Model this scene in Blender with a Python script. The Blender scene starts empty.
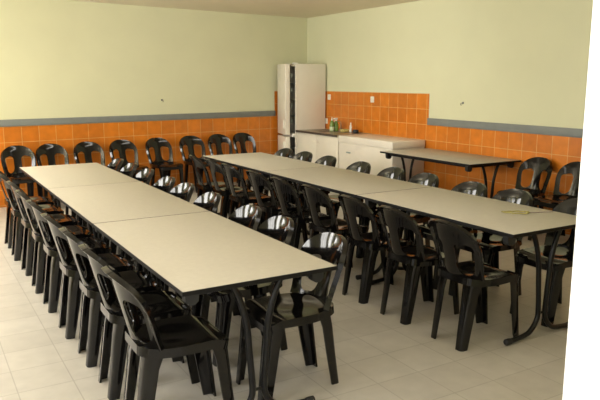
import bpy, bmesh, math, random
from mathutils import Vector, Matrix
random.seed(7)
S = bpy.context.scene
C = S.collection
PI = math.pi

# ---------------------------------------------------------------- materials
def new_mat(name):
    m = bpy.data.materials.new(name); m.use_nodes = True
    nt = m.node_tree
    return m, nt, nt.nodes['Principled BSDF']

def mat(name, col, rough=.5, metal=0, noise=0, nscale=8, spec=.5, bump=0, bscale=200, coat=0, trans=0):
    m, nt, b = new_mat(name)
    b.inputs['Base Color'].default_value = (*col, 1)
    b.inputs['Roughness'].default_value = rough
    b.inputs['Metallic'].default_value = metal
    b.inputs['Specular IOR Level'].default_value = spec
    b.inputs['Coat Weight'].default_value = coat
    b.inputs['Transmission Weight'].default_value = trans
    tc = nt.nodes.new('ShaderNodeTexCoord')
    if noise:
        n = nt.nodes.new('ShaderNodeTexNoise'); n.inputs['Scale'].default_value = nscale; n.inputs['Detail'].default_value = 4
        r = nt.nodes.new('ShaderNodeValToRGB')
        r.color_ramp.elements[0].position = .3; r.color_ramp.elements[1].position = .7
        r.color_ramp.elements[0].color = (*[c*(1-noise) for c in col], 1)
        r.color_ramp.elements[1].color = (*[min(1, c*(1+noise)) for c in col], 1)
        nt.links.new(tc.outputs['Object'], n.inputs['Vector'])
        nt.links.new(n.outputs['Fac'], r.inputs['Fac'])
        nt.links.new(r.outputs['Color'], b.inputs['Base Color'])
    if bump:
        n2 = nt.nodes.new('ShaderNodeTexNoise'); n2.inputs['Scale'].default_value = bscale
        bp = nt.nodes.new('ShaderNodeBump'); bp.inputs['Strength'].default_value = bump; bp.inputs['Distance'].default_value = .002
        nt.links.new(tc.outputs['Object'], n2.inputs['Vector'])
        nt.links.new(n2.outputs['Fac'], bp.inputs['Height'])
        nt.links.new(bp.outputs['Normal'], b.inputs['Normal'])
    return m

def tile_mat(name, c1, c2, mortar, w, h, off, rough, msize, swz, mottle=.12, bump=.3):
    """square grid tiling; swz maps object coords to (u, v): 'xy' floor, 'xz' wall"""
    m, nt, b = new_mat(name)
    tc = nt.nodes.new('ShaderNodeTexCoord')
    sep = nt.nodes.new('ShaderNodeSeparateXYZ'); nt.links.new(tc.outputs['Object'], sep.inputs[0])
    comb = nt.nodes.new('ShaderNodeCombineXYZ')
    nt.links.new(sep.outputs['XYZ'.index(swz[0].upper())], comb.inputs[0])
    nt.links.new(sep.outputs['XYZ'.index(swz[1].upper())], comb.inputs[1])
    mp = nt.nodes.new('ShaderNodeMapping'); mp.inputs['Location'].default_value = (-off[0], -off[1], 0)
    nt.links.new(comb.outputs[0], mp.inputs['Vector'])
    br = nt.nodes.new('ShaderNodeTexBrick'); br.offset = 0; br.squash = 1
    br.inputs['Color1'].default_value = (*c1, 1); br.inputs['Color2'].default_value = (*c2, 1)
    br.inputs['Mortar'].default_value = (*mortar, 1); br.inputs['Scale'].default_value = 1
    br.inputs['Mortar Size'].default_value = msize; br.inputs['Mortar Smooth'].default_value = .2
    br.inputs['Bias'].default_value = 0
    br.inputs['Brick Width'].default_value = w; br.inputs['Row Height'].default_value = h
    nt.links.new(mp.outputs[0], br.inputs['Vector'])
    n = nt.nodes.new('ShaderNodeTexNoise'); n.inputs['Scale'].default_value = 9; n.inputs['Detail'].default_value = 5
    nt.links.new(tc.outputs['Object'], n.inputs['Vector'])
    mr = nt.nodes.new('ShaderNodeMapRange'); mr.inputs['From Min'].default_value = .3; mr.inputs['From Max'].default_value = .7
    mr.inputs['To Min'].default_value = 1-mottle; mr.inputs['To Max'].default_value = 1+mottle
    nt.links.new(n.outputs['Fac'], mr.inputs['Value'])
    mx = nt.nodes.new('ShaderNodeVectorMath'); mx.operation = 'SCALE'
    nt.links.new(br.outputs['Color'], mx.inputs[0]); nt.links.new(mr.outputs[0], mx.inputs['Scale'])
    nt.links.new(mx.outputs[0], b.inputs['Base Color'])
    bp = nt.nodes.new('ShaderNodeBump'); bp.inputs['Strength'].default_value = bump; bp.inputs['Distance'].default_value = .003; bp.invert = True
    nt.links.new(br.outputs['Fac'], bp.inputs['Height']); nt.links.new(bp.outputs['Normal'], b.inputs['Normal'])
    b.inputs['Roughness'].default_value = rough
    return m

M = {}
M['chair'] = mat('black_polypropylene', (.0045, .004, .0038), .10, noise=.15, nscale=30, spec=.38, bump=.01, bscale=60)
M['top'] = mat('cream_laminate', (.47, .435, .36), .5, noise=.03, nscale=40, spec=.3)
M['edge'] = mat('black_edge', (.006, .0055, .0055), .5, noise=.1, spec=.2)
M['metal'] = mat('black_steel', (.005, .005, .0055), .3, noise=.1, spec=.3)
M['paint'] = mat('pale_green_yellow_paint', (.67, .665, .455), .75, noise=.02, nscale=2, spec=.2, bump=.08, bscale=150)
M['ceil'] = mat('ceiling_paint', (.80, .73, .57), .85, noise=.02, nscale=2, spec=.1)
M['grey'] = mat('grey_rail', (.20, .215, .205), .5, noise=.05, nscale=10)
M['white'] = mat('white_enamel', (.75, .70, .60), .35, noise=.02, nscale=5)
M['door_white'] = mat('white_gloss_paint', (.9, .9, .9), .5, noise=.01)
M['liner'] = mat('grey_green_liner', (.28, .32, .29), .5, noise=.05)
M['gasket'] = mat('dark_gasket', (.03, .03, .03), .6, noise=.1)
M['plastic_white'] = mat('white_plastic', (.8, .78, .7), .4, noise=.02)
M['steel'] = mat('brushed_steel', (.36, .32, .26), .35, metal=.7, noise=.08, nscale=20)
M['worktop_edge'] = mat('dark_worktop_edge', (.07, .05, .035), .5, noise=.1)
M['counter'] = mat('white_melamine', (.74, .69, .58), .4, noise=.02, nscale=6)
M['green'] = mat('green_soap', (.13, .22, .04), .25, noise=.15, nscale=30, spec=.6)
M['palegreen'] = mat('pale_label', (.55, .62, .42), .5, noise=.05)
M['olive'] = mat('olive_yellow', (.36, .32, .11), .8, noise=.25, nscale=60)
M['greycord'] = mat('grey_cord', (.25, .2, .2), .7, noise=.1)
M['sponge'] = mat('yellow_sponge', (.55, .45, .15), .9, noise=.2, nscale=60)
M['black'] = mat('black_rubber', (.012, .012, .012), .6, noise=.1)
M['wood'] = mat('plain_wall', (.7, .68, .6), .8, noise=.02)
M['floor'] = tile_mat('floor_tiles', (.50, .47, .42), (.455, .425, .375), (.37, .345, .30), .285, .2955, (.358, 3.538), .42, .0035, 'xy', .06, .15)
OR1, OR2, MO = (.66, .20, .016), (.54, .155, .012), (.66, .38, .14)
M['tile_back'] = tile_mat('orange_tiles_back', OR1, OR2, MO, .2224, .205, (.05, .02), .3, .0035, 'xz', .10, .3)
M['tile_right'] = tile_mat('orange_tiles_right', OR1, OR2, MO, .2045, .2055, (.05, .02), .3, .0035, 'xz', .10, .3)

# ---------------------------------------------------------------- mesh helpers
def finish(name, bm, m, parent=None, smooth=True, sharp=35, loc=None):
    bmesh.ops.recalc_face_normals(bm, faces=bm.faces)
    me = bpy.data.meshes.new(name); bm.to_mesh(me); bm.free()
    for mm in (m if isinstance(m, (list, tuple)) else [m]): me.materials.append(mm)
    if smooth:
        me.polygons.foreach_set('use_smooth', [True]*len(me.polygons))
        me.set_sharp_from_angle(angle=math.radians(sharp))
    o = bpy.data.objects.new(name, me); C.objects.link(o)
    if parent: o.parent = parent
    if loc: o.location = loc
    return o

def box(bm, x0, x1, y0, y1, z0, z1, bev=0, seg=2):
    vs = [bm.verts.new(p) for p in ((x0,y0,z0),(x1,y0,z0),(x1,y1,z0),(x0,y1,z0),(x0,y0,z1),(x1,y0,z1),(x1,y1,z1),(x0,y1,z1))]
    fs = [bm.faces.new([vs[i] for i in q]) for q in ((3,2,1,0),(4,5,6,7),(0,1,5,4),(1,2,6,5),(2,3,7,6),(3,0,4,7))]
    if bev:
        es = set(e for f in fs for e in f.edges)
        bmesh.ops.bevel(bm, geom=list(es), offset=bev, segments=seg, affect='EDGES', profile=.5)
    return vs

def boxo(name, d, m, parent=None, bev=.004, **k):
    bm = bmesh.new(); box(bm, *d, bev=bev); return finish(name, bm, m, parent, **k)

def tube(bm, pts, r, n=10, caps=True):
    pts = [Vector(p) for p in pts]; rings = []
    up = Vector((0, 1, 0))
    for i, p in enumerate(pts):
        t = (pts[min(i+1, len(pts)-1)] - pts[max(i-1, 0)]).normalized()
        a = up - t*up.dot(t)
        if a.length < 1e-3: a = Vector((1, 0, 0)) - t*t.x
        a.normalize(); b = t.cross(a)
        rr = r[i] if isinstance(r, (list, tuple)) else r
        rings.append([bm.verts.new(p + a*rr*math.cos(2*PI*k/n) + b*rr*math.sin(2*PI*k/n)) for k in range(n)])
    for A, B in zip(rings, rings[1:]):
        for k in range(n): bm.faces.new((A[k], A[(k+1) % n], B[(k+1) % n], B[k]))
    if caps:
        bm.faces.new(rings[0][::-1]); bm.faces.new(rings[-1])

def lathe(bm, prof, n=20, cx=0, cy=0):
    rings = [[bm.verts.new((cx+r*math.cos(2*PI*k/n), cy+r*math.sin(2*PI*k/n), z)) for k in range(n)] for r, z in prof]
    for A, B in zip(rings, rings[1:]):
        for k in range(n): bm.faces.new((A[k], A[(k+1) % n], B[(k+1) % n], B[k]))
    bm.faces.new(rings[0][::-1]); bm.faces.new(rings[-1])

def smooth_path(pts, sub=6):
    """Catmull-Rom through pts"""
    P = [Vector(p) for p in pts]; out = []
    for i in range(len(P)-1):
        a, b, c, d = P[max(i-1, 0)], P[i], P[i+1], P[min(i+2, len(P)-1)]
        for k in range(sub):
            t = k/sub
            out.append(.5*((2*b) + (c-a)*t + (2*a-5*b+4*c-d)*t*t + (-a+3*b-3*c+d)*t**3))
    out.append(P[-1]); return out

def shell_bm(sdf, u0, u1, v0, v1, res, pos, thick):
    """thin moulded shell over the region sdf<0 of the (u, v) sheet, thickened along the sheet's normal"""
    nu, nv = int(round((u1-u0)/res)), int(round((v1-v0)/res))
    gu = [u0+(u1-u0)*i/nu for i in range(nu+1)]; gv = [v0+(v1-v0)*j/nv for j in range(nv+1)]
    d = [[sdf(u, v) for v in gv] for u in gu]
    bm = bmesh.new(); vid = {}; V = []
    def vert(key, u, v):
        if key not in vid:
            vid[key] = len(V); V.append((u, v))
        return vid[key]
    faces = []
    for i in range(nu):
        for j in range(nv):
            cs = [(i, j), (i+1, j), (i+1, j+1), (i, j+1)]
            ins = [d[a][b] < 0 for a, b in cs]
            if not any(ins): continue
            poly = []
            for k in range(4):
                a, b = cs[k], cs[(k+1) % 4]
                if ins[k]: poly.append(vert(('g',)+a, gu[a[0]], gv[a[1]]))
                if ins[k] != ins[(k+1) % 4]:
                    lo, hi = min(a, b), max(a, b)
                    da, db = d[lo[0]][lo[1]], d[hi[0]][hi[1]]
                    t = min(.92, max(.08, da/(da-db)))
                    poly.append(vert(('e', lo, hi), gu[lo[0]]+(gu[hi[0]]-gu[lo[0]])*t, gv[lo[1]]+(gv[hi[1]]-gv[lo[1]])*t))
            if len(poly) > 2: faces.append(poly)
    front, back = [], []
    e = 1e-3
    for u, v in V:
        p = Vector(pos(u, v))
        n = (Vector(pos(u+e, v))-Vector(pos(u-e, v))).cross(Vector(pos(u, v+e))-Vector(pos(u, v-e))).normalized()
        front.append(bm.verts.new(p)); back.append(bm.verts.new(p - n*thick(u, v)))
    cnt = {}
    for f in faces:
        bm.faces.new([front[i] for i in f]); bm.faces.new([back[i] for i in reversed(f)])
        for a, b in zip(f, f[1:]+f[:1]):
            k = (min(a, b), max(a, b)); cnt[k] = cnt.get(k, 0)+1
    for (a, b), c in cnt.items():
        if c == 1: bm.faces.new((front[a], front[b], back[b], back[a]))
    return bm

def sstep(a, b, x):
    t = max(0, min(1, (x-a)/(b-a))); return t*t*(3-2*t)

# ---------------------------------------------------------------- thing helpers
def thing(name, label, cat, loc=(0, 0, 0), rz=0, group=None):
    o = bpy.data.objects.new(name, None); C.objects.link(o)
    o.empty_display_size = .1
    o.location = loc; o.rotation_euler = (0, 0, rz)
    tag(o, label, cat, group); return o

def tag(o, label, cat, group=None):
    o['label'] = label; o['category'] = cat
    if group: o['group'] = group
    return o

def struct(o):
    o['kind'] = 'structure'; return o

def dup(root, loc, rz, label, group=None):
    r = root.copy(); C.objects.link(r); r.location = loc; r.rotation_euler = (0, 0, rz); r['label'] = label
    if group: r['group'] = group
    for ch in list(root.children):
        c = ch.copy(); C.objects.link(c); c.parent = r
        for g in list(ch.children):
            q = g.copy(); C.objects.link(q); q.parent = c
    return r

# ---------------------------------------------------------------- the chair (faces local +X)
BH = .367                                   # backrest length along its slope
def b_half(t):
    base = .176 + .019*sstep(0, .2, t)
    if t <= .205: return base
    k = (t-.205)/(BH-.205)
    if k >= 1: return 0
    return base*(1-k**2.4)**(1/2.4)
def b_outer(s, t):
    """approx distance to the outer outline (negative inside)"""
    # superellipse arch in a scaled frame
    side = abs(s) - (.176+.019*sstep(0, .2, t))
    if t <= .205: return side if t >= 0 else max(side, -t)
    a, b, n = .195, BH-.205, 2.4
    k = ((abs(s)/a)**n + ((t-.205)/b)**n)**(1/n)
    return (k-1)*min(a, b)*1.05
def b_hole(s, t):
    s = abs(s)
    w0, w1 = .047 + .020*sstep(.10, 0, t), .139 + .020*sstep(0, .2, t)
    t0, t1 = .014, .232
    cx, cy = (w0+w1)/2, (t0+t1)/2
    hx, hy, r = (w1-w0)/2, (t1-t0)/2, .042
    # outer top corner follows the arch
    top = t - (t1 - .9*max(0, s-.09)**1.45)
    qx, qy = abs(s-cx)-hx+r, abs(t-cy)-hy+r
    d = math.hypot(max(qx, 0), max(qy, 0)) + min(max(qx, qy), 0) - r
    return max(d, top)
def b_sdf(s, t): return max(b_outer(s, t), -b_hole(s, t), -t)
def b_pos(s, t):
    k = t/BH
    wrap = (.055*max(0, 1-k)**1.3 + .062) * (abs(s)/.195)**2.1
    lean = -.205 - .088*k - .006*sstep(.8, 1, k)
    return (lean + wrap, s, .448 + t*.972)
def b_thick(s, t):
    d = -b_outer(s, t)
    return .007 + .021*sstep(.020, .006, d)
def seat_half(u):
    if u < 0: return .150 + .042*sstep(-.24, -.02, u)
    return .192 - .008*sstep(.02, .22, u)
def seat_sdf(u, v):
    r = .05
    hx = .215; qx, qy = abs(u)-hx+r, abs(v)-seat_half(u)+r
    return math.hypot(max(qx, 0), max(qy, 0)) + min(max(qx, qy), 0) - r
def seat_pos(u, v):
    dish = -.016*math.exp(-((u+.02)/.13)**2-(v/.13)**2)
    water = -.028*sstep(.12, .225, u)
    rise = .012*sstep(-.12, -.22, u)
    return (u, v, .447 + dish + water + rise)
def seat_thick(u, v):
    d = -seat_sdf(u, v)
    return .008 + .036*sstep(.016, .004, d)
def leg_bm(front, side):
    """tapered L-section leg with a rounded outer corner, splayed a little"""
    sx = 1 if front else -1
    if front: lv = [(.435, .200, .180, .105), (.40, .202, .178, .085), (.34, .208, .175, .072), (.17, .226, .171, .064), (0, .246, .168, .055)]
    else:     lv = [(.44, .185, .158, .095), (.40, .190, .153, .080), (.34, .202, .150, .070), (.17, .224, .147, .062), (0, .248, .144, .052)]
    bm = bmesh.new(); rings = []
    t = .011
    for z, x, y, w in lv:
        w2 = w*1.0
        prof = [(w, 0), (.34*w, 0), (.12*w, .12*w), (0, .34*w), (0, w2), (t, w2), (t, .40*w), (.34*w, t+.004), (w, t)]
        # prof is (distance inward in x, distance inward in y)
        rings.append([bm.verts.new((sx*(x-a), side*(y-b), z)) for a, b in prof])
    n = len(rings[0])
    for A, B in zip(rings, rings[1:]):
        for k in range(n): bm.faces.new((A[k], A[(k+1) % n], B[(k+1) % n], B[k]))
    bm.faces.new(rings[0]); bm.faces.new(rings[-1])
    return bm
CHAIR0 = None
def chair(x, y, rz, label, group):
    global CHAIR0
    if CHAIR0 is None:
        t = thing('stacking_chair', label, 'chair', (x, y, 0), rz, group)
        finish('seat', shell_bm(seat_sdf, -.226, .226, -.218, .218, .0113, seat_pos, seat_thick), M['chair'], t, sharp=50)
        finish('backrest', shell_bm(b_sdf, -.2024, .2024, -.004, .382, .0092, b_pos, b_thick), M['chair'], t, sharp=50)
        for f in (True, False):
            for s in (-1, 1):
                finish('leg', leg_bm(f, s), M['chair'], t, sharp=40)
        CHAIR0 = t
        return t
    return dup(CHAIR0, (x, y, 0), rz, label, group)

# ---------------------------------------------------------------- the table (origin at near-left floor corner; long side along +Y)
TW, TL, TH = .80, 1.587, .74
TABLE0 = None
def table(x, y, label, group):
    global TABLE0
    if TABLE0 is not None:
        return dup(TABLE0, (x, y, 0), 0, label, group)
    t = thing('folding_table', label, 'table', (x, y, 0), 0, group)
    boxo('table_top', (.003, TW-.003, .003, TL-.003, TH-.0205, TH), M['top'], t, bev=.002)
    bm = bmesh.new(); e = .004
    box(bm, 0, TW, 0, e, TH-.021, TH-.0015); box(bm, 0, TW, TL-e, TL, TH-.021, TH-.0015)
    box(bm, 0, e, e, TL-e, TH-.021, TH-.0015); box(bm, TW-e, TW, e, TL-e, TH-.021, TH-.0015)
    o = finish('edge_band', bm, M['edge'], t); o['label'] = 'black edge strip'
    bm = bmesh.new(); a = .075; w = .022
    z0, z1 = TH-.052, TH-.021
    box(bm, a, TW-a, a, a+w, z0, z1, .003); box(bm, a, TW-a, TL-a-w, TL-a, z0, z1, .003)
    box(bm, a, a+w, a+w, TL-a-w, z0, z1, .003); box(bm, TW-a-w, TW-a, a+w, TL-a-w, z0, z1, .003)
    box(bm, a+w, TW-a-w, TL/2-.02, TL/2+.02, z0, z1, .003)
    finish('frame', bm, M['metal'], t)
    cx = TW/2
    for yy in (.083, TL-.083):
        for s in (-1, 1):
            bm = bmesh.new()
            P = [(cx+s*.125, yy, TH-.04), (cx+s*.090, yy, .62), (cx+s*.058, yy, .50), (cx+s*.046, yy, .36), (cx+s*.034, yy, .22), (cx+s*.036, yy, .13),
                 (cx+s*.085, yy, .060), (cx+s*.150, yy, .032), (cx+s*.290, yy, .020)]
            tube(bm, smooth_path(P, 6), .0165, 10)
            lg = finish('leg', bm, M['metal'], t, sharp=60)
            bm = bmesh.new()
            tube(bm, [(cx+s*.27, yy, .021), (cx+s*.285, yy, .0215), (cx+s*.315, yy, .0205), (cx+s*.318, yy, .0205)], [.0185, .0205, .0205, .015], 12)
            finish('foot_cap', bm, M['black'], lg, sharp=60)
        bm = bmesh.new(); tube(bm, [(cx-.045, yy, .16), (cx+.045, yy, .16)], .008, 8)
        finish('crossbar', bm, M['metal'], t, sharp=60)
    for xx, s in ((.07, 1), (TW-.07, -1)):
        for yy in (.09, TL-.09):
            bm = bmesh.new()                 # stacking stud hanging under each corner
            pr = [(-.035, TH-.03), (.035, TH-.03), (.03, TH-.078), (.012, TH-.092), (-.012, TH-.092), (-.03, TH-.078)]
            A = [bm.verts.new((xx+u, yy-.022, z)) for u, z in pr]; B = [bm.verts.new((xx+u, yy+.022, z)) for u, z in pr]
            bm.faces.new(A); bm.faces.new(B[::-1])
            for k in range(6): bm.faces.new((A[k], A[(k+1) % 6], B[(k+1) % 6], B[k]))
            finish('corner_stud', bm, M['black'], t)
    TABLE0 = t
    return t

# ================================================================ the room
XR = 6.0
def back_y(x): return 9.25 + .13*(x-1.18)
BANG = math.atan(.13)
ZC = 2.685
XL = -1.9
YF = .82

bm = bmesh.new(); box(bm, XL-.2, XR+.2, -1.6, 10.2, -.1, 0)
struct(finish('floor', bm, M['floor'], smooth=False))
bm = bmesh.new(); box(bm, XL-.2, XR+.2, YF-.12, 10.2, ZC, ZC+.1)
struct(finish('ceiling', bm, M['ceil'], smooth=False))

# back wall (runs very slightly askew), local x along the wall from the corner at x=XL
def back_obj(o):
    o.location = (XL, back_y(XL), 0); o.rotation_euler = (0, 0, BANG); return o
LB = (XR-XL)/math.cos(BANG)
def bl(x): return (x-XL)/math.cos(BANG)
bm = bmesh.new()
BW0, BW1, BZ0, BZ1 = bl(-1.55), bl(.45), 1.45, 2.25          # a window in the back wall, left of what the picture shows
for q in ((-.2, BW0, -.1, ZC+.05), (BW1, LB+.05, -.1, ZC+.05), (BW0, BW1, -.1, BZ0), (BW0, BW1, BZ1, ZC+.05)):
    box(bm, q[0], q[1], 0, .15, q[2], q[3])
struct(back_obj(finish('wall_back', bm, M['paint'], smooth=False)))
bm = bmesh.new(); f = .05
box(bm, BW0, BW0+f, .04, .10, BZ0, BZ1); box(bm, BW1-f, BW1, .04, .10, BZ0, BZ1)
box(bm, BW0+f, BW1-f, .04, .10, BZ0, BZ0+f); box(bm, BW0+f, BW1-f, .04, .10, BZ1-f, BZ1)
for q in (1, 2): box(bm, BW0+(BW1-BW0)*q/3-.05, BW0+(BW1-BW0)*q/3+.05, .04, .10, BZ0+f, BZ1-f)
struct(back_obj(finish('window_4', bm, M['door_white'], smooth=False)))
xp = bl(5.305)
bm = bmesh.new(); box(bm, 0, xp, -.008, 0, 0, 1.05); box(bm, xp, LB-.001, -.008, 0, 0, 1.462)
o = back_obj(finish('trim_1', bm, M['tile_back'], smooth=False)); struct(o)
struct(back_obj(boxo('trim_2', (0, xp, -.026, 0, 1.048, 1.137), M['grey'], bev=.004)))
# right wall: local x runs from the far corner towards the camera
YCOR = back_y(XR)
def right_obj(o):
    o.location = (XR, YCOR, 0); o.rotation_euler = (0, 0, -PI/2); return o
LR = YCOR-YF
struct(right_obj(boxo('wall_right', (-.1, LR+.2, 0, .15, -.1, ZC+.05), M['paint'], bev=0, smooth=False)))
yp = YCOR-6.723
bm = bmesh.new(); box(bm, .001, yp, -.008, 0, 0, 1.462); box(bm, yp, LR, -.008, 0, 0, 1.048)
struct(right_obj(finish('trim_3', bm, M['tile_right'], smooth=False)))
struct(right_obj(boxo('trim_4', (yp, LR, -.026, 0, 1.046, 1.139), M['grey'], bev=.004)))
# left wall with three tall windows (outside the picture; their light and their reflections are in it)
WIN = [(1.6, 3.0), (4.6, 6.0), (6.7, 8.1)]
WZ0, WZ1 = 1.0, 2.35
bm = bmesh.new()
ys = [YF-.12] + [v for w in WIN for v in w] + [back_y(XL)+.1]
for i in range(0, len(ys), 2): box(bm, XL-.15, XL, ys[i], ys[i+1], -.05, ZC+.02)
for a, b in WIN:
    box(bm, XL-.15, XL, a, b, -.05, WZ0); box(bm, XL-.15, XL, a, b, WZ1, ZC+.02)
struct(finish('wall_left', bm, M['paint'], smooth=False))
for k, (a, b) in enumerate(WIN):
    bm = bmesh.new(); f = .05; x0, x1 = XL-.10, XL-.04
    box(bm, x0, x1, a, a+f, WZ0, WZ1); box(bm, x0, x1, b-f, b, WZ0, WZ1)
    box(bm, x0, x1, a+f, b-f, WZ0, WZ0+f); box(bm, x0, x1, a+f, b-f, WZ1-f, WZ1)
    for q in (1, 2): box(bm, x0, x1, a+(b-a)*q/3-.03, a+(b-a)*q/3+.03, WZ0+f, WZ1-f)
    struct(finish('window_%d' % (k+1), bm, M['door_white'], smooth=False))
# front wall with the doorway the picture is taken through
DL, DR = -.45, 1.33
bm = bmesh.new()
box(bm, XL-.15, DL-.08, YF-.12, YF, -.05, ZC+.02); box(bm, DR, XR+.1, YF-.12, YF, -.05, ZC+.02); box(bm, DL-.08, DR, YF-.12, YF, 2.35, ZC+.02)
struct(finish('wall_front', bm, M['paint'], smooth=False))
JX, JY = 1.2385, .90
bm = bmesh.new()
box(bm, JX, DR+.05, YF-.16, JY, 0, 2.40, .004); box(bm, DL-.13, DL, YF-.16, JY, 0, 2.40, .004)
box(bm, DL, JX, YF-.16, JY, 2.32, 2.40, .004)
struct(finish('door_1', bm, M['door_white']))

# ================================================================ tables
X1, Y1, X2, Y2, TP = .933, 2.5607, 2.988, 2.577, 1.5948
pos3 = ['nearest the doorway', 'in the middle', 'at the far end']
for k in range(3):
    table(X1, Y1+k*TP, 'cream-topped black-edged folding table %s of the left row of three' % pos3[k], 'tables pushed together in the left row')
for k in range(3):
    table(X2, Y2+k*TP, 'cream-topped black-edged folding table %s of the right row of three' % pos3[k], 'tables pushed together in the right row')
table(5.155, 5.09, 'lone cream-topped folding table standing against the tiled right wall beside the chest freezer', 'table by the right wall')

# ================================================================ chairs
ORD = ['nearest', 'second nearest', 'third nearest', 'fourth nearest', 'fifth', 'fourth farthest', 'third farthest', 'second farthest', 'farthest']
def row(xs, ys, rz, text, group, jit=.03):
    for k, y in enumerate(ys):
        x = xs - (.050*(y-2.86)/4.1 if xs < 1.1 else 0) + random.uniform(-.012, .012) + (.08 if xs > 3.5 and k == 0 else .022 if xs > 1.5 and xs < 2 and k == 0 else 0)
        chair(x, y, rz + random.uniform(-jit, jit), 'black plastic chair, %s of nine %s' % (ORD[k], text), group)
row(1.006, [2.86, 3.335, 3.80, 4.30, 4.86, 5.36, 5.91, 6.46, 6.99], 0, 'along the outer left side of the left tables', 'chairs on the outer side of the left tables')
row(1.626, [2.91, 3.455, 3.875, 4.50, 5.03, 5.46, 6.07, 6.59, 7.05], PI, 'on the aisle side of the left tables', 'chairs on the aisle side of the left tables')
row(3.005, [2.87, 3.395, 3.88, 4.455, 4.965, 5.46, 6.06, 6.50], 0, 'on the aisle side of the right tables', 'chairs on the aisle side of the right tables')
chair(3.0, 6.95, -.10, 'black plastic chair, farthest of nine on the aisle side of the right tables', 'chairs on the aisle side of the right tables')
row(3.715, [2.90, 3.43, 3.88, 4.47, 4.95, 5.475, 6.10, 6.61, 7.065], PI, 'on the wall side of the right tables', 'chairs on the wall side of the right tables')
BT = ['leftmost', 'second from left', 'third from left', 'fourth from left', 'fourth from right', 'third from right', 'second from right', 'rightmost, closest to the fridge']
for k, x in enumerate([1.17, 1.605, 2.10, 2.60, 3.14, 3.68, 4.17, 4.625]):
    chair(x, back_y(x)-.385, -PI/2+BANG+random.uniform(-.04, .04), 'empty black plastic chair against the orange back wall, %s of eight' % BT[k], 'chairs lined up against the back wall')
chair(5.63, 4.78, PI+.05, 'black plastic chair against the right wall, next to the lone table', 'chairs against the right wall')
chair(5.65, 4.315, PI-.04, 'black plastic chair against the right wall, the one beside the white door frame', 'chairs against the right wall')

# ================================================================ fridge-freezer in the corner (front faces -X)
FX0, FX1, FY0, FY1, FH = 5.397, 5.965, 9.226, 9.685, 1.90
fr = thing('fridge_freezer', 'tall white fridge-freezer in the corner with its doors standing ajar', 'fridge', (FX0, FY0, 0))
D, Wd = FX1-FX0, FY1-FY0
bm = bmesh.new(); t = .04
box(bm, 0, D, 0, t, .03, FH, .006); box(bm, 0, D, Wd-t, Wd, .03, FH, .006)
box(bm, D-t, D, t, Wd-t, .03, FH); box(bm, 0, D-t, t, Wd-t, FH-t, FH); box(bm, 0, D-t, t, Wd-t, .03, .10); box(bm, 0, D-t, t, Wd-t, .72, .78)
finish('body', bm, M['white'], fr)
bm = bmesh.new()
for z in (1.05, 1.32, 1.58): box(bm, .03, D-t, t, Wd-t, z, z+.012)
for z in (.32, .52): box(bm, .03, D-t, t, Wd-t, z, z+.012)
finish('shelf_rack', bm, M['liner'], fr)
bm = bmesh.new()
for yy in (.05, Wd-.05):
    for xx in (.06, D-.06): lathe(bm, [(.02, 0), (.022, .01), (.018, .03)], 12, xx, yy)
finish('foot', bm, M['black'], fr)
for z0, z1, nm in ((.765, FH, 'upper'), (.04, .735, 'lower')):
    bm = bmesh.new(); box(bm, -.085, -.004, -Wd, 0, z0, z1, .012, 3)
    dr = finish('door', bm, M['white'], fr); dr.location = (0, Wd, 0); dr.rotation_euler = (0, 0, -math.radians(12.5))
    bm = bmesh.new(); g = .012
    box(bm, -.004, .012, -Wd+.02, -Wd+.045, z0+.02, z1-.02); box(bm, -.004, .012, -.045, -.02, z0+.02, z1-.02)
    box(bm, -.004, .012, -Wd+.045, -.045, z0+.02, z0+.045); box(bm, -.004, .012, -Wd+.045, -.045, z1-.045, z1-.02)
    finish('gasket', bm, M['gasket'], dr)
    bm = bmesh.new()
    if nm == 'upper':
        for z in (.95, 1.2, 1.45, 1.68): box(bm, -.004, .055, -Wd+.06, -.06, z, z+.07, .005)
        finish('door_shelf', bm, M['liner'], dr)
    else:
        box(bm, -.004, .01, -Wd+.06, -.06, z0+.06, z1-.06, .005); finish('liner', bm, M['liner'], dr)
    bm = bmesh.new(); zc = z0+.10 if nm == 'upper' else z1-.22
    box(bm, -.112, -.085, -Wd+.03, -Wd+.055, zc, zc+.14, .006); finish('handle', bm, M['plastic_white'], dr)
for z in (FH, .75):
    bm = bmesh.new()
    if z == FH: box(bm, -.03, .05, .02, .07, z, z+.02, .004)
    else: box(bm, -.06, .0, .012, .05, z-.02, z+.035, .004)
    finish('hinge_cover', bm, M['plastic_white'], fr)

# ================================================================ sink unit along the right wall
KX, KZ = 5.40, .842
KY0, KY1 = 8.008, 9.215
kt = thing('sink_unit', 'white kitchen base unit with a dark-edged metal sink top between fridge and chest freezer', 'kitchen unit', (KX, KY0, 0))
D, L = XR-.012-KX, KY1-KY0
bm = bmesh.new(); box(bm, .02, D, .002, L, .10, KZ-.035, .002); box(bm, .07, D, .01, L-.01, 0, .10)
finish('cabinet', bm, M['counter'], kt)
for a, b in ((.002, L/2-.0005), (L/2+.0005, L-.002)):
    dr = boxo('door', (0, .02, a, b, .12, KZ-.045), M['counter'], kt, bev=.003)
    yh = b-.09 if a < .1 else a+.03
    bm = bmesh.new(); tube(bm, [(-.002, yh, .70), (-.022, yh, .70), (-.022, yh+.06, .70), (-.002, yh+.06, .70)], .005, 8)
    finish('handle', bm, M['counter'], dr)
bm = bmesh.new()                                        # sink top with a basin hole
bx0, bx1, by0, by1 = .13, .47, .50, .95
for q in ((-.015, bx0, 0, L), (bx1, D, 0, L), (bx0, bx1, 0, by0), (bx0, bx1, by1, L)): box(bm, *q, KZ-.028, KZ)
box(bm, bx0, bx1, by0, by1, KZ-.18, KZ-.17)
box(bm, bx0-.004, bx0, by0, by1, KZ-.18, KZ-.028); box(bm, bx1, bx1+.004, by0, by1, KZ-.18, KZ-.028)
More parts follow.
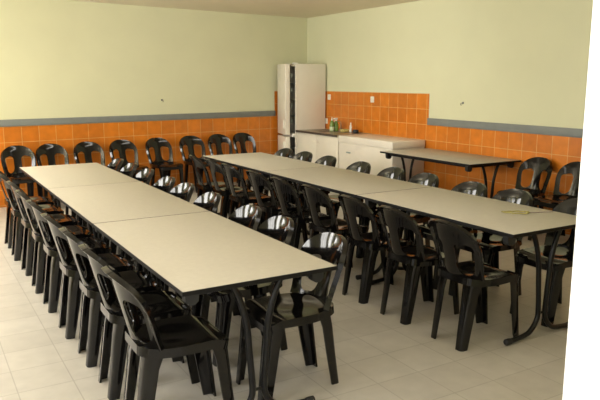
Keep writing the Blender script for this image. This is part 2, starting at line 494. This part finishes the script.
box(bm, bx0, bx1, by0-.004, by0, KZ-.18, KZ-.028); box(bm, bx0, bx1, by1, by1+.004, KZ-.18, KZ-.028)
finish('sink_top', bm, M['steel'], kt, smooth=False)
o = boxo('front_edge', (-.020, -.014, 0, L, KZ-.030, KZ+.002), M['worktop_edge'], kt, bev=.001); o['label'] = 'dark front edge of the sink top'
bm = bmesh.new()
tube(bm, smooth_path([(D-.05, .72, KZ), (D-.05, .72, KZ+.10), (D-.06, .72, KZ+.14), (D-.12, .72, KZ+.15), (D-.19, .72, KZ+.13), (D-.20, .72, KZ+.11)], 5), .010, 10)
lathe(bm, [(.024, KZ), (.024, KZ+.03), (.014, KZ+.04)], 14, D-.05, .72)
finish('faucet', bm, M['steel'], kt, sharp=60)

# things on the sink top
b = thing('soap_bottle', 'green washing-up liquid bottle standing on the sink top near the wall', 'bottle', (5.72, 8.655, KZ+.0015))
bm = bmesh.new(); lathe(bm, [(.034, 0), (.037, .01), (.037, .10), (.033, .14), (.018, .165), (.014, .175)], 20); finish('bottle_body', bm, M['green'], b, sharp=50)
bm = bmesh.new(); lathe(bm, [(.0385, .015), (.0385, .075)], 20); o = finish('bottle_label', bm, M['palegreen'], b, sharp=50)
bm = bmesh.new(); lathe(bm, [(.016, .172), (.016, .195), (.007, .20), (.006, .225)], 14); finish('cap', bm, M['plastic_white'], b, sharp=50)
b = thing('spray_bottle', 'second green bottle with pale trigger head behind the soap bottle', 'bottle', (5.80, 8.655, KZ+.0015))
bm = bmesh.new(); lathe(bm, [(.036, 0), (.039, .01), (.037, .10), (.02, .15), (.013, .165)], 20); finish('bottle_body', bm, M['green'], b, sharp=50)
bm = bmesh.new(); lathe(bm, [(.015, .16), (.015, .185)], 12); box(bm, -.05, .025, -.011, .011, .185, .21, .004); box(bm, -.042, -.034, -.007, .007, .15, .186, .002)
finish('trigger_head', bm, M['plastic_white'], b)
b = thing('tube_bottle', 'thin white upright tube bottle at the right end of the sink top', 'bottle', (5.86, 8.34, KZ+.0015))
bm = bmesh.new(); lathe(bm, [(.017, 0), (.019, .01), (.018, .10), (.010, .115)], 16); finish('bottle_body', bm, M['plastic_white'], b, sharp=50)
bm = bmesh.new(); lathe(bm, [(.010, .113), (.010, .145), (.007, .15)], 14); finish('cap', bm, M['plastic_white'], b, sharp=50)
bm = bmesh.new(); box(bm, -.06, .06, -.045, .045, 0, .045, .012, 3)
o = finish('sponge', bm, M['sponge'], loc=(5.83, 8.455, KZ+.0015)); tag(o, 'yellowish sponge lying on the sink top left of the white tube', 'sponge')
bm = bmesh.new(); lathe(bm, [(.04, 0), (.048, .005), (.05, .03), (.044, .045), (.04, .046), (.036, .02)], 20)
o = finish('small_bowl', bm, M['black'], loc=(5.87, 8.22, KZ+.0015)); tag(o, 'small black pot standing beside the thin white tube bottle', 'pot')

# ================================================================ chest freezer
CY0, CY1 = 6.735, 8.002
cf = thing('chest_freezer', 'long white chest freezer against the tiled wall, between sink unit and lone table', 'freezer', (KX, CY0, 0))
D, L = XR-.03-KX, CY1-CY0
bm = bmesh.new(); box(bm, .012, D, .008, L-.004, .03, .732, .010, 3); finish('body', bm, M['white'], cf)
bm = bmesh.new(); box(bm, 0, D, 0, L, .742, KZ, .014, 3); finish('lid', bm, M['white'], cf)
bm = bmesh.new(); box(bm, .006, D-.01, .006, L-.006, .730, .744); finish('gasket', bm, M['white'], cf)
bm = bmesh.new(); box(bm, -.006, .014, L*.5+.33, L*.5+.42, .60, .62, .004); finish('lock_plate', bm, M['liner'], cf)
bm = bmesh.new()
for yy in (.07, L-.07):
    for xx in (.07, D-.07): lathe(bm, [(.022, 0), (.024, .01), (.02, .032)], 12, xx, yy)
finish('foot', bm, M['black'], cf)

# ================================================================ small wall things
def outlet(y, z, label):
    t = thing('wall_outlet', label, 'socket', (XR-.008, y, z), 0, 'white sockets on the orange tiles')
    boxo('cover_plate', (-.010, 0, -.042, .042, -.045, .045), M['plastic_white'], t, bev=.003)
    bm = bmesh.new()
    n = 18
    A = [bm.verts.new((-.0102, .026*math.cos(2*PI*k/n), .026*math.sin(2*PI*k/n))) for k in range(n)]
    B = [bm.verts.new((-.0125, .028*math.cos(2*PI*k/n), .028*math.sin(2*PI*k/n))) for k in range(n)]
    for k in range(n): bm.faces.new((A[k], A[(k+1) % n], B[(k+1) % n], B[k]))
    bm.faces.new(B[::-1]); bm.faces.new(A); finish('socket_ring', bm, M['white'], t)
outlet(9.15, 1.367, 'white wall socket on the orange tiles right beside the fridge')
outlet(7.969, 1.355, 'white wall socket on the orange tiles above the chest freezer')
outlet(9.235, .97, 'small white wall socket low on the tiles, just above the sink top by the fridge')
def hook(name, loc, rz, label):
    t = thing(name, label, 'hook', loc, rz, 'small hooks on the bare walls')
    bm = bmesh.new(); bmesh.ops.create_cone(bm, cap_ends=True, segments=14, radius1=.016, radius2=.012, depth=.008, matrix=Matrix.Translation((0, -.004, 0)) @ Matrix.Rotation(PI/2, 4, 'X'))
    finish('rosette', bm, M['grey'], t)
    bm = bmesh.new(); tube(bm, smooth_path([(0, -.006, 0), (0, -.03, 0), (0, -.042, -.012), (0, -.034, -.026), (0, -.022, -.024)], 4), .004, 8)
    finish('hook_wire', bm, M['steel'], t)
hook('wall_hook', (3.253, back_y(3.253), 1.35), BANG, 'tiny grey hook on the pale back wall above the grey rail')
hook('wall_hook', (XR, 6.096, 1.356), -PI/2, 'tiny grey hook on the pale right wall above the grey rail')

# lanyard on the right row's nearest table
t = thing('key_lanyard', 'crumpled olive-yellow loop with a thin grey cord on the nearest right-row table', 'lanyard', (3.505, 3.0, TH))
bm = bmesh.new(); P = []
for k in range(25):
    a = 2*PI*k/24; r = 1+.16*math.sin(3*a)+.1*math.sin(5*a+1)
    P.append((.070*r*math.cos(a)-.002, -.035*r*math.cos(a)+.045*r*math.sin(a), .0065+.003*math.sin(4*a)**2))
tube(bm, P, .0045, 8); 
finish('loop', bm, M['olive'], t, sharp=60)
bm = bmesh.new(); P = smooth_path([(.065, -.03, .004), (.11, -.05, .003), (.16, -.062, .003), (.20, -.075, .003), (.245, -.095, .003)], 5)
tube(bm, P, .0026, 6); finish('cord', bm, M['greycord'], t, sharp=60)

# ================================================================ light
def area(name, loc, target, sx, sy, power, col):
    l = bpy.data.lights.new(name, 'AREA'); l.shape = 'RECTANGLE'; l.size = sx; l.size_y = sy; l.energy = power; l.color = col
    o = bpy.data.objects.new(name, l); C.objects.link(o); o.location = loc
    o.rotation_euler = (Vector(target)-Vector(loc)).to_track_quat('-Z', 'Y').to_euler(); return o
DAY = (1, .975, .915)
for k, (a, b) in enumerate(WIN):
    area('window_daylight', (XL-.30, (a+b)/2, (WZ0+WZ1)/2), (XL+2, (a+b)/2, (WZ0+WZ1)/2), b-a+.1, WZ1-WZ0, (115, 100, 125)[k], DAY)
yb = back_y(-.5)
area('window_daylight', (-.55, yb+.3, 1.85), (-.55+.26, yb-1.7, 1.85), 2.0, .8, 75, DAY)
# corridor light behind the photographer, close to the door frame
area('corridor_light', (.55, -.35, 1.9), (1.25, .85, 1.2), .5, .9, 16, (1, .97, .92))
area('corridor_ceiling', (.4, -.6, 2.5), (1.2, 3.2, .6), .8, .5, 5, (1, .93, .8))
# added soft fill below the ceiling; the far one washes the back wall
for yy in (3.3, 6.3):
    area('ceiling_fill', (2.3 if yy < 5 else 3.4, yy, ZC-.06), (2.3, yy, 0) if yy < 5 else (4.3, 9.6, .9), 2.6, .35, 8 if yy < 5 else 26, (1, .96, .88))
for x, y, pw in ((1.6, 1.8, 10), (-1.1, 6.6, 48)):
    area('upward_fill', (x, y, 2.15), (x, y, 3), 1.2, .5, pw, (1, .96, .88))  # added out-of-view fill aimed upward to brighten the ceiling, no real fixture
W = bpy.data.worlds.new('World'); S.world = W; W.use_nodes = True
W.node_tree.nodes['Background'].inputs['Color'].default_value = (1, .97, .9, 1)
W.node_tree.nodes['Background'].inputs['Strength'].default_value = 1.0

# ================================================================ camera
cam = bpy.data.cameras.new('Camera'); co = bpy.data.objects.new('Camera', cam); C.objects.link(co)
F, YAW, PITCH, H = 652.98, .53528, .18044, 1.62981
cam.sensor_fit = 'HORIZONTAL'; cam.sensor_width = 36; cam.lens = 36*F/600; cam.clip_start = .05
co.location = (0, 0, H); co.rotation_euler = (PI/2-PITCH, 0, -YAW)
S.camera = co
S.view_settings.view_transform = 'Standard'
S.view_settings.look = 'None'
S.view_settings.exposure = .25
